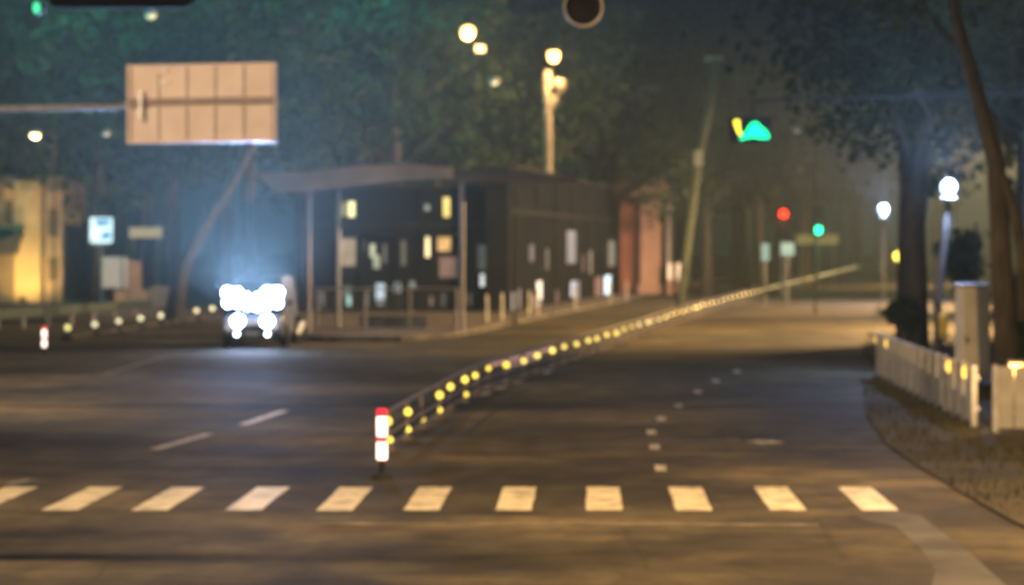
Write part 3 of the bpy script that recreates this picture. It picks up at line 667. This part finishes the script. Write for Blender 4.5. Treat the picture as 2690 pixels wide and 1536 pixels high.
fr = mat('shop_frame', (.05,.05,.05), (.03,.03,.03), .8, spec=.1)
for i, (x0,x1,y0,y1,c_,s_) in enumerate(wins):
    y1 = min(y1, 760)
    w_ = MB().span(lx(x0-3),lx(x1+3),-.07,-.003,lz(y1+3),lz(y0-3)).build('window', fr, sb)
    MB().span(lx(x0),lx(x1),-.085,-.072,lz(y1),lz(y0)).build('pane', emit('lit_pane_%d' % i, c_, s_*1.5, tuple(v*.3 for v in c_)), w_)
# long frontage running along the far road, ending in the red gatehouse
fb = thing('roadside_frontage', 'long dark frontage with narrow lit openings running along the far pavement', 'building', (0,0,.14))
def fpt(x): p = (x*K-CX)/F; d = 16.69/(.15-p); return Vector((p*d, d, 0)), d
a, da = fpt(1265); b_, db = fpt(1590); u = (b_-a).normalized(); n = Vector((u.y,-u.x,0)); ang = math.atan2(u.y,u.x); L_ = (b_-a).length
fb.location = (a.x, a.y, .14)
MB().box(u*L_/2-n*.5+Vector((0,0,3.2)), (L_/2,.5,3.2), ang).build('wall', brick, fb)
MB().box(u*L_/2-n*.45+Vector((0,0,6.48)), (L_/2+.2,.7,.07), ang).build('roof', M['dark'], fb)
for k in range(9):
    MB().box(u*(L_*(k+.4)/9)+n*.04+Vector((0,0,3.1)), (.16,.035,3.1), ang).build('pilaster', trim, fb)
MB().box(u*L_/2+n*.05+Vector((0,0,4.5)), (L_/2,.04,.12), ang).build('string_course', trim, fb)
fw = [(1322,1332,735,790,(.30,.24,.22),.35,106),(1333,1345,700,745,(1,.88,.75),.95,0),(1334,1344,750,788,(.40,.36,.36),.35,0),(1246,1256,728,790,(.45,.46,.45),.4,0),(1418,1432,700,738,(.60,.66,.78),.65,0),(1424,1440,700,772,(.3,.28,.32),.3,0),
      (1408,1430,575,655,(.32,.34,.40),.35,0),(1503,1517,686,740,(.70,.92,1.0),1.25,0),(1478,1496,690,745,(.38,.22,.18),.35,0),(1512,1536,600,662,(.33,.33,.26),.38,0),(1315,1325,610,650,(.2,.2,.2),.2,0),(1355,1362,620,670,(.18,.19,.2),.2,0)]
for _ in range(22):  # faint random panes added as glints along the frontage
    x0 = rs.uniform(1275, 1585); y0 = rs.choice([rs.uniform(600,640), rs.uniform(690,725), rs.uniform(690,725)]); ww = rs.uniform(4,8); hh_ = rs.uniform(25,60)
    if any(w[0]-7 < x0+ww and x0 < w[1]+7 and w[2]-8 < y0+hh_ and y0 < w[3]+8 for w in fw): continue
    fw.append((x0, x0+ww, y0, y0+hh_, rs.choice([(.34,.36,.42),(.38,.33,.30),(.30,.22,.20)]), rs.uniform(.12,.40), 0))
for i, (x0,x1,y0,y1,c_,s_,_) in enumerate(fw):
    if x0 < 1268: x0, x1 = x0+24, x1+24
    pa, d_a = fpt(x0); pb, d_b = fpt(x1); dm = (d_a+d_b)/2; w2_ = (pb-pa).length/2; m_ = (pa+pb)/2-a+n*.04
    z0, z1 = max(PZ(y1,dm)-.14, .05), min(PZ(y0,dm)-.14, 4.1)
    w_ = MB().box(m_+Vector((0,0,(z0+z1)/2)), (w2_+.1,.035,(z1-z0)/2+.06), ang).build('window', fr, fb)
    MB().box(m_+n*.042+Vector((0,0,(z0+z1)/2)), (w2_,.005,(z1-z0)/2), ang).build('pane', emit('front_pane_%d' % i, c_, s_*1.6, tuple(v*.3 for v in c_)), w_)
# bollards along the pavement edge
bol = None
for i, (x, dd) in enumerate(rl2):
    p = Vector((PX(x,dd), dd, .14)); 
    if bol is None:
        bol = thing('bollard', 'pale slim bollard along the far pavement edge', 'bollard', p, 0, 'bollards along the far pavement')
        MB().lathe([(.09,0),(.09,.04),(.055,.06),(.055,.95),(.06,1.0),(.03,1.06),(.001,1.07)], (0,0,0), 12).build('post', rm, bol, True)
        MB().lathe([(.058,.75),(.062,.76),(.062,.9),(.058,.91)], (0,0,0), 12).build('band', M['white_metal'], bol, True)
    else:
        c_ = copy_tree(bol); c_.location = p
# red gatehouse
rd = mat('red_render', (.26,.10,.075), (.18,.07,.055), .85, .8, bump=.3); rp = mat('pink_render', (.42,.25,.19), (.34,.20,.16), .85, .8)
yd = 152; gh = thing('red_gatehouse', 'red gatehouse with a pale pink pillar and pitched cap beyond the canopy', 'building', (PX(1600,yd),yd,.14))
def lx(x): return PX(x,yd)-PX(1600,yd)
def lz(y): return PZ(y,yd)-.14
MB().span(lx(1545),lx(1592),.4,6,0,lz(500)).build('wall', rd, gh)
MB().span(lx(1480),lx(1545),1.2,6,0,lz(545)).build('wall', mat('dark_red_render', (.24,.10,.08), (.17,.07,.06), .9, .8), gh)
MB().span(lx(1594),lx(1645),-.4,.6,0,lz(496)).build('pillar', rp, gh, bevel=.03)
MB().span(lx(1588),lx(1651),-.5,.7,0,.6).build('plinth', rp, gh, bevel=.03)
MB().prism([(lx(1560),lz(488)),(lx(1610),lz(455)),(lx(1635),lz(448)),(lx(1658),lz(455)),(lx(1672),lz(485)),(lx(1665),lz(492))], -.7, 1.0).build('pitched_cap', rp, gh, bevel=.04)
MB().prism([(lx(1480),lz(545)),(lx(1500),lz(470)),(lx(1590),lz(432)),(lx(1640),lz(440)),(lx(1560),lz(489)),(lx(1552),lz(545))], 1.02, 6).build('roof', mat('maroon_tiles', (.18,.08,.07), (.12,.06,.05), .9, 1.5), gh)
MB().span(lx(1660),lx(1672),.2,.8,0,lz(490)).build('column', mat('lilac_column', (.35,.32,.36), (.28,.26,.3), .7), gh)
MB().lathe([(.001,-.1),(.55,-.1),(.62,0),(.55,.06),(.001,.06)], (lx(1500),.9,lz(545)), 20, 'Y').build('round_plaque', mat('plaque_red', (.4,.07,.07), (.28,.05,.05), .6), gh)
for x0,x1 in ((1660,1670),(1682,1692)):
    w_ = MB().span(lx(x0-1),lx(x1+1),-1.2,-1.0,0,lz(652)).build('gate_post', rp, gh)
    MB().span(lx(x0),lx(x1),-1.23,-1.205,lz(695),lz(656)).build('gate_light', emit('cream_light_%d' % x0, (.85,.72,.55), .55), w_)
lamp('POINT', (lx(1690),-8,5.5), 1000, (1,.62,.4), gh, .2)

# ------------------------------------------------------------------ oncoming car
cdm = 74.0; cc = P(629, 0, cdm)
car = thing('oncoming_van', 'oncoming van with blinding blue-white lamp rack and headlights at left', 'van', (cc.x, cdm, 0), R(-1))
paint = mat('car_paint', (.16,.17,.19), (.12,.13,.15), .3, 1.5, metal=.3)
sec = [ # side profile (y back from the nose, z), front at y=0
 (0,.32),(-.05,.55),(.02,.92),(.22,1.10),(.50,1.22),(1.25,1.98),(1.6,2.14),(4.1,2.14),(4.5,2.0),(4.66,1.1),(4.66,.42),(4.4,.30)]
def ring(sx, inset):
    return [(sx*(hwid(z)-inset), y, z) for y, z in sec]
def hwid(z): return .90 if z < 1.1 else .90-.16*(z-1.1)/1.04
v = ring(-1,0)+ring(1,0); n = len(sec)
MB().add(v, [tuple(range(n)), tuple(range(n,2*n))[::-1]]+[(i,(i+1)%n,(i+1)%n+n,i+n) for i in range(n)]).build('body', paint, car, bevel=.09)
glassm = mat('car_glass', (.03,.04,.05), (.04,.05,.06), .08)
dn = Vector((0,-.64,.77))
def wp(x, t_): return Vector((x, .50+.75*t_, 1.22+.76*t_))+Vector((0,-.024,.03))
MB().add([wp(-.78,.1),wp(.78,.1),wp(.66,.93),wp(-.66,.93)], [(0,1,2,3)]).build('windscreen', glassm, car)
for s_ in (-1,1):
    hl = MB().lathe([(.001,-.08),(.12,-.07),(.18,-.02),(.19,.04)], (s_*.44,-.06,.80), 18, 'Y').build('headlight', emit('headlight_glow' if s_ < 0 else 'headlight_glow_b', (.45,.64,1.0), 60), car, True); hl.scale = (1.0,1,1.0)
    MB().lathe([(.001,-.05),(.06,-.045),(.07,0)], (s_*.46,-.08,.42), 14, 'Y').build('fog_light', emit('fog_glow%d' % s_, (.80,.92,1.0), 14), car, True)
    mi = MB().box((s_*1.02,.7,1.35), (.11,.06,.08)).build('mirror', paint, car, bevel=.03)
    for y_ in (.85, 3.7):
        wh = MB(); wh.lathe([(.2,-.11),(.33,-.11),(.345,-.06),(.345,.06),(.33,.11),(.2,.11)], (0,0,0), 24)
        wv = [(s_*.86+z, y_+x, .345+y) for x, y, z in wh.v]; wh.v = wv
        w_ = wh.build('wheel', M['dark'], car)
        rh = MB().lathe([(.001,-.07),(.2,-.09),(.2,.09),(.001,.07)], (0,0,0), 20); rh.v = [(s_*.86+z, y_+x, .345+y) for x, y, z in rh.v]
        rh.build('rim', M['steel'], w_)
    lamp('SPOT', (s_*.44,-.22,.82), 260, BLU, car, .11, (0,-1,.25), R(100), 1)
MB().box((0,-.05,.56), (.42,.02,.13)).build('grille', M['black'], car, bevel=.02)
MB().box((0,-.06,.36), (.88,.05,.09)).build('bumper', M['dark'], car, bevel=.03)
MB().box((0,-.12,.44), (.22,.01,.06)).build('number_plate', M['white_metal'], car)
# auxiliary lamps on the bonnet line and roof bar
lb = MB().box((0,.02,1.46), (.90,.04,.34)).build('lamp_rack', M['black'], car)
for k in range(2):
    for i in range(6):
        zz = 1.30+.30*k+(.05 if i in (0,1,4,5) else -.03)
        q = [[1,1.1,1,1.15,1.3,1.1],[1.2,1.0,.45,.5,1.25,1.3]][k][i]
        MB().lathe([(.001,-.05),(.11*q,-.045),(.14*q,0),(.12*q,.03)], (-.74+.296*i,-.05,zz), 16, 'Y').build('rack_lamp', bpy.data.materials['headlight_glow'], lb, True)
lamp('SPOT', (-.45,-.2,1.5), 42000, BLU, car, .15, (0,-1,.95), R(104), 1)
lamp('SPOT', (.45,-.2,1.5), 42000, BLU, car, .15, (0,-1,.95), R(104), 1)
# scooter beside the car (curved pale front and leg shield lit from the side)
sc = thing('motor_scooter', 'small motor scooter standing right of the glaring van', 'scooter', (PX(722,77.5), 77.5, 0), R(-28))
for y_ in (-.55,.62):
    wh = MB().lathe([(.13,-.05),(.22,-.05),(.235,0),(.22,.05),(.13,.05)], (0,0,0), 20); wh.v = [(z, y_+x, .24+y) for x, y, z in wh.v]; w_ = wh.build('wheel', M['dark'], sc, True)
shm = mat('scooter_shell', (.7,.8,.84), (.6,.72,.78), .3)
MB().tube([(0,-.5,.32),(0,-.42,.62),(0,-.34,.98)], [.17,.14,.09], 12).build('leg_shield', shm, sc, True)
MB().tube([(0,-.35,.3),(0,.0,.26),(0,.3,.36),(0,.75,.62)], [.12,.11,.17,.10], 12).build('body', shm, sc, True)
MB().tube([(0,.1,.70),(0,.4,.76),(0,.72,.76)], [.09,.13,.07], 12).build('seat', M['dark'], sc, True)
MB().tube([(-.34,-.28,1.02),(0,-.36,1.0),(.34,-.28,1.02)], .022, 8).build('handlebar', M['black'], sc, True)
MB().lathe([(.001,-.05),(.11,-.04),(.13,.03),(.001,.08)], (0,-.50,.92), 14, 'Y').build('headlight', emit('scooter_lamp', (.7,.95,1.0), 12), sc, True)
MB().lathe([(.001,-.04),(.10,-.03),(.11,.03),(.001,.06)], (-.12,-.62,.52), 14, 'Y').build('shield_glow', emit('scooter_shield_glow', (.6,.9,1.0), 7), sc, True)  # glowing disc added for the bright patch on the lit leg shield
lamp('POINT', (-.3,-1.1,.8), 40, (.6,.85,1.0), sc, .1)

# ------------------------------------------------------------------ trees
def crown_mesh(name, rx, ry, rz, clusters, per, leaf, m, cz=0, hollow=.45):
    pts = []
    cs = []
    while len(cs) < clusters:
        p = rng.uniform(-1, 1, 3); r = np.linalg.norm(p)
        if r > 1 or r < hollow: continue
        wob = 1+.22*math.sin(p[0]*5+name_seed[0])+.18*math.sin(p[1]*6+p[2]*4)
        cs.append(p*np.array([rx, ry, rz])*wob*.92)
    cs = np.array(cs)
    sizes = rng.uniform(.5, 1.25, clusters)*min(rx, rz)*.17
    c = np.repeat(cs, per, 0)+rng.normal(0, 1, (clusters*per, 3))*np.repeat(sizes, per)[:, None]*np.array([1, 1, .75])
    n = len(c)
    a = rng.normal(0, 1, (n, 3)); a /= np.linalg.norm(a, axis=1)[:, None]
    b = rng.normal(0, 1, (n, 3)); b -= a*(a*b).sum(1)[:, None]; b /= np.linalg.norm(b, axis=1)[:, None]
    s = rng.uniform(.6, 1.3, n)[:, None]*leaf
    v = np.stack([c-a*s, c+b*s*.5, c+a*s, c-b*s*.5], 1).reshape(-1, 3)
    v[:, 2] += cz
    me = bpy.data.meshes.new(name); me.vertices.add(n*4); me.vertices.foreach_set('co', v.ravel())
    me.loops.add(n*4); me.loops.foreach_set('vertex_index', np.arange(n*4)); me.polygons.add(n)
    me.polygons.foreach_set('loop_start', np.arange(n)*4); me.update(calc_edges=True); me.materials.append(m)
    return me
name_seed = [0]
def limbs(h, r, cz, rx, n=7):
    b = MB(); b.tube([(0,0,0),(.06*h*.1,0,h*.35),(-.04*h*.1,.1,h*.7),(0,0,h)], [r*1.3,r,r*.75,r*.3], 12)
    for i in range(n):
        a = 2*math.pi*i/n+random.uniform(-.3,.3); z0 = h*random.uniform(.42,.8); l = rx*random.uniform(.5,.85)
        b.tube([(0,0,z0),(math.cos(a)*l*.45,math.sin(a)*l*.45,z0+l*.35),(math.cos(a)*l,math.sin(a)*l,z0+l*.75)], [r*.42,r*.28,r*.08], 7)
    return b
protos = []
for k, (rx, rz, h, cl, per, lf_, lm) in enumerate([(5.2,6.5,13,190,34,.30,'leaf'),(6.2,5.2,11,210,32,.32,'leaf'),(4.2,7.2,14,170,34,.28,'leaf'),(3.6,3.6,7,150,48,.14,'leaf_dark')]):
    name_seed[0] = k*1.7
    protos.append((crown_mesh('crown', rx, rx*.85, rz, cl, per, lf_, M[lm]), limbs(h, .32 if k < 3 else .2, h, rx), h, rx, rz))
trunk_cache = {}
def tree(k, x, y, s, label, rz=0, group='background trees', name='broadleaf_tree', zs=1.0, base=0.0):
    cm, tm, h, rx, rzz = protos[k]
    t = thing(name, label, 'tree', (x, y, base), rz, group); t.scale = (s, s, s*zs)
    if k not in trunk_cache:
        trunk_cache[k] = tm.build('trunk', M['bark'], t, True).data
    else:
        o = bpy.data.objects.new('trunk', trunk_cache[k]); S.collection.objects.link(o); o.parent = t
    o = bpy.data.objects.new('crown', cm); S.collection.objects.link(o); o.parent = t; o.location = (0, 0, h)
    return t
row1 = [(60,136,0,1.05,'tall tree behind the yellow-lit building, far left'),(250,128,1,1.05,'broad tree behind the large sign, left side'),(430,134,2,1.15,'tall narrow tree behind the large sign, right side'),
        (620,126,0,1.1,'full tree above the glaring van'),(800,132,1,1.15,'broad tree between the large sign and the sodium lamps'),(980,125,2,1.15,'tall tree left of the higher sodium lamp'),
        (1085,138,0,1.1,'full tree directly behind the higher sodium lamp'),(1310,147,1,1.25,'broad tree behind the thick lamp post'),(1480,166,2,1.35,'tall tree between the lamp post and the leaning pole'),
        (1640,172,0,1.3,'full tree above the red gatehouse')]
for i, (x, d, k, s, lab) in enumerate(row1): tree(k, PX(x,d), d, s, lab, i*1.3, 'tree row behind the shops')
row2 = [(-20,165,2,1.5,'far tree showing at the far left between nearer crowns'),(160,172,0,1.6,'far tree left of the large sign'),(360,168,1,1.7,'far tree rising above the large sign'),(560,175,2,1.6,'far tree right of the large sign'),
        (760,170,0,1.65,'far tree left of centre at the top of the picture'),(940,176,1,1.7,'far tree behind the tall tree near centre'),(1130,170,2,1.6,'far tree above the higher sodium lamp'),
        (1330,178,0,1.7,'far tree above the thick lamp post'),(1530,172,1,1.6,'far tree left of the leaning pole top'),(1700,182,2,1.6,'far tree behind the leaning pole'),
        (1850,178,0,1.6,'far tree above the green arrow signal')]
for i, (x, d, k, s, lab) in enumerate(row2): tree(k, PX(x,d), d, s, lab, i*.9, 'far tree row')
# along the far road
row3 = [(1760,150,3,1.3,'dark tree just right of the leaning pole'),(1830,170,3,1.5,'dark tree left of the red signal'),(1890,205,0,1.1,'tree behind the red signal'),(1985,250,1,1.2,'tree behind the far green signal'),
        (2090,290,0,1.3,'distant tree left of the small globe lamp'),(2190,300,2,1.4,'distant tree behind the small globe lamp'),
        (2250,330,0,1.8,'distant tree filling the gap right of the small globe lamp'),(2130,340,1,1.9,'distant tree closing the far end of the road'),(2030,330,2,1.7,'distant tall tree above the yellow road board'),(1940,260,1,1.5,'distant broad tree between the far signals'),(2330,240,0,1.4,'distant tree seen between the two dark trunks at right'),(2000,215,2,1.5,'tall tree rising above the far signals')]
for i, (x, d, k, s, lab) in enumerate(row3): tree(k, PX(x,d), d, s, lab, i*1.1, 'trees along the far road')
row4 = [(14.5,70,3,1.25,'dark roadside tree behind the big globe lamp'),(24,99,3,1.5,'dark roadside tree right of the small globe lamp'),(31,130,0,.85,'roadside tree at right beyond the globe lamps'),(38,155,1,.9,'farther roadside tree at right of the far road'),
        (49,205,0,1.1,'farthest roadside tree on the right-hand verge'),(18.8,62,0,.9,'tree at the right edge beside the leaning trunk'),(25,78,1,1.1,'broad tree at the right edge behind the leaning trunk'),(11.2,92,3,.01,'x')]
for i, (x, d, k, s, lab) in enumerate(row4[:-1]): tree(k, x, d, s, lab, i*1.4, 'right-hand roadside trees', base=.1)
# overhanging crown at top right
tree(3, 12.3, 77, 1.5, 'dark tree overhanging the green arrow signal', .6, 'right-hand roadside trees', zs=1.25, base=.1)
# individually shaped trunks
def trunk_tree(pts, rad, label, extra=(), crown=None, name='leaning_tree'):
    o0 = Vector(pts[0]); t = thing(name, label, 'tree', o0)
    b = MB().tube([Vector(p)-o0 for p in pts], rad, 12)
    for e, r_ in extra: b.tube([Vector(p)-o0 for p in e], r_, 8)
    b.build('trunk', M['bark'], t, True)
    if crown:
        loc, k, s = crown; o = bpy.data.objects.new('crown', protos[k][0]); S.collection.objects.link(o); o.parent = t; o.location = Vector(loc)-o0; o.scale = (s, s, s)
    return t
d = 97
b0_ = P(428,742,d); b0_.z = .1
trunk_tree([b0_, P(455,660,d), P(515,550,d), P(580,450,d), P(640,340,d), P(700,250,d)], [.36,.27,.24,.22,.17,.07], 'leaning tree trunk rising rightwards just left of the glaring van', [([P(515,550,d),P(500,440,d+.5),P(510,330,d+1)], [.14,.1,.04])], (P(600,200,d+3), 3, 1.15))
d = 50
b0_ = P(2520,860,d); b0_.z = .1
trunk_tree([b0_, P(2500,780,d), P(2490,560,d), P(2480,400,d), P(2425,200,d), P(2385,60,d), P(2362,-80,d)], [.30,.24,.21,.19,.14,.12,.10], 'leaning forked tree trunk right of the big globe lamp',
    [([P(2480,400,d),P(2520,500,d-.3),P(2545,640,d-.5),P(2548,800,d-.6)], [.09,.10,.11,.13]), ([P(2440,250,d),P(2500,330,d+.1),P(2520,420,d+.2)], [.06,.05,.04]),
     ([P(2400,130,d),P(2330,60,d+.6),P(2260,-30,d+1)], [.07,.05,.03])], (P(2440,-260,d+1), 3, .8))
d = 66
b0_ = P(2282,850,d); b0_.z = .1
trunk_tree([b0_, P(2282,700,d), P(2278,560,d), P(2295,420,d), P(2310,300,d)], [.36,.29,.28,.24,.14], 'thick dark upright trunk left of the globe lamp pole',
    [([P(2290,440,d),P(2320,300,d-.4),P(2270,200,d-.8)], [.12,.08,.05]), ([P(2285,470,d),P(2225,255,d),P(2150,195,d-.3)], [.10,.06,.03])], (P(2290,130,d+1), 3, .85), 'upright_tree')
# evergreen shrubs behind the plank fence
def shrub(x, y, d, r, label, rzz=1.0):
    name_seed[0] = x; c = P(x, y, d); t = thing('evergreen_shrub', label, 'shrub', (c.x, d, .1), 0, 'shrubs behind the plank fence')
    me = crown_mesh('foliage', r, r*.8, r*rzz, 90, 30, .09, M['leaf_dark'], 0, .2)
    o = bpy.data.objects.new('foliage', me); S.collection.objects.link(o); o.parent = t; o.location = (0,0,c.z-.1)
    MB().tube([(0,0,0),(.03,0,max(c.z-.1,.3))], [.07,.04], 8).build('stem', M['bark'], t)
shrub(2395,640,63,.62,'dark rounded shrub between the globe lamp pole and the cabinet',1.35)
shrub(2250,780,64,.42,'low dark shrub at the foot of the upright trunk',1.0)
shrub(2560,800,52,.7,'dark shrub at the right edge behind the second plank fence',1.2)

# unseen teal lights added above the frame to imitate windscreen flare
def teal_fill(x, y, d, p, lab, aim=(0,1,-.05)):
    c = P(x,y,d); t = thing('teal_fill_light', lab, 'fill light', c, 0, 'added teal lights above the frame')
    MB().box((0,0,0), (.3,.12,.22)).build('housing', M['black'], t, bevel=.04)
    MB().box((0,.13,0), (.26,.01,.18)).build('lens', emit('teal_fill_lens_%d' % int(x+500), (.03,1,.6), 4), t)
    MB().tube([(0,0,.2),(0,.3,1.6)], .03, 8).build('bracket', M['black'], t)
    lamp('SPOT', (0,.3,0), p, TEAL, t, .15, aim, R(150) if aim[2] < 0 else R(124), 1.0); return t
teal_fill(120,-230,115,4500,'unseen teal light added above the left part of the frame')
teal_fill(930,-230,115,4500,'unseen teal light added above the middle of the frame')
teal_fill(60,-160,72,10000,'unseen teal light added nearer, beyond the top left corner',(0,1,.55))
teal_fill(840,-170,74,8000,'unseen teal light added nearer, beyond the top middle of the frame',(0,1,.55))
teal_fill(520,-260,115,2500,'unseen teal light added above the frame between the other two')

# ------------------------------------------------------------------ haze added so the lamps glow
hz = MB().span(-300,300,-10,520,-1,48).build('haze', M['road'])
m = bpy.data.materials.new('lamp_glow_haze'); m.use_nodes = True; t = m.node_tree; t.nodes.clear()
o = t.nodes.new('ShaderNodeOutputMaterial'); v = t.nodes.new('ShaderNodeVolumePrincipled')
v.inputs['Color'].default_value = (.80,1,.92,1); v.inputs['Density'].default_value = .0006; v.inputs['Anisotropy'].default_value = .4
t.links.new(v.outputs[0], o.inputs['Volume']); hz.data.materials.clear(); hz.data.materials.append(m)
tag(hz, 'thin added haze that makes the lamps glow', 'haze', kind='stuff')
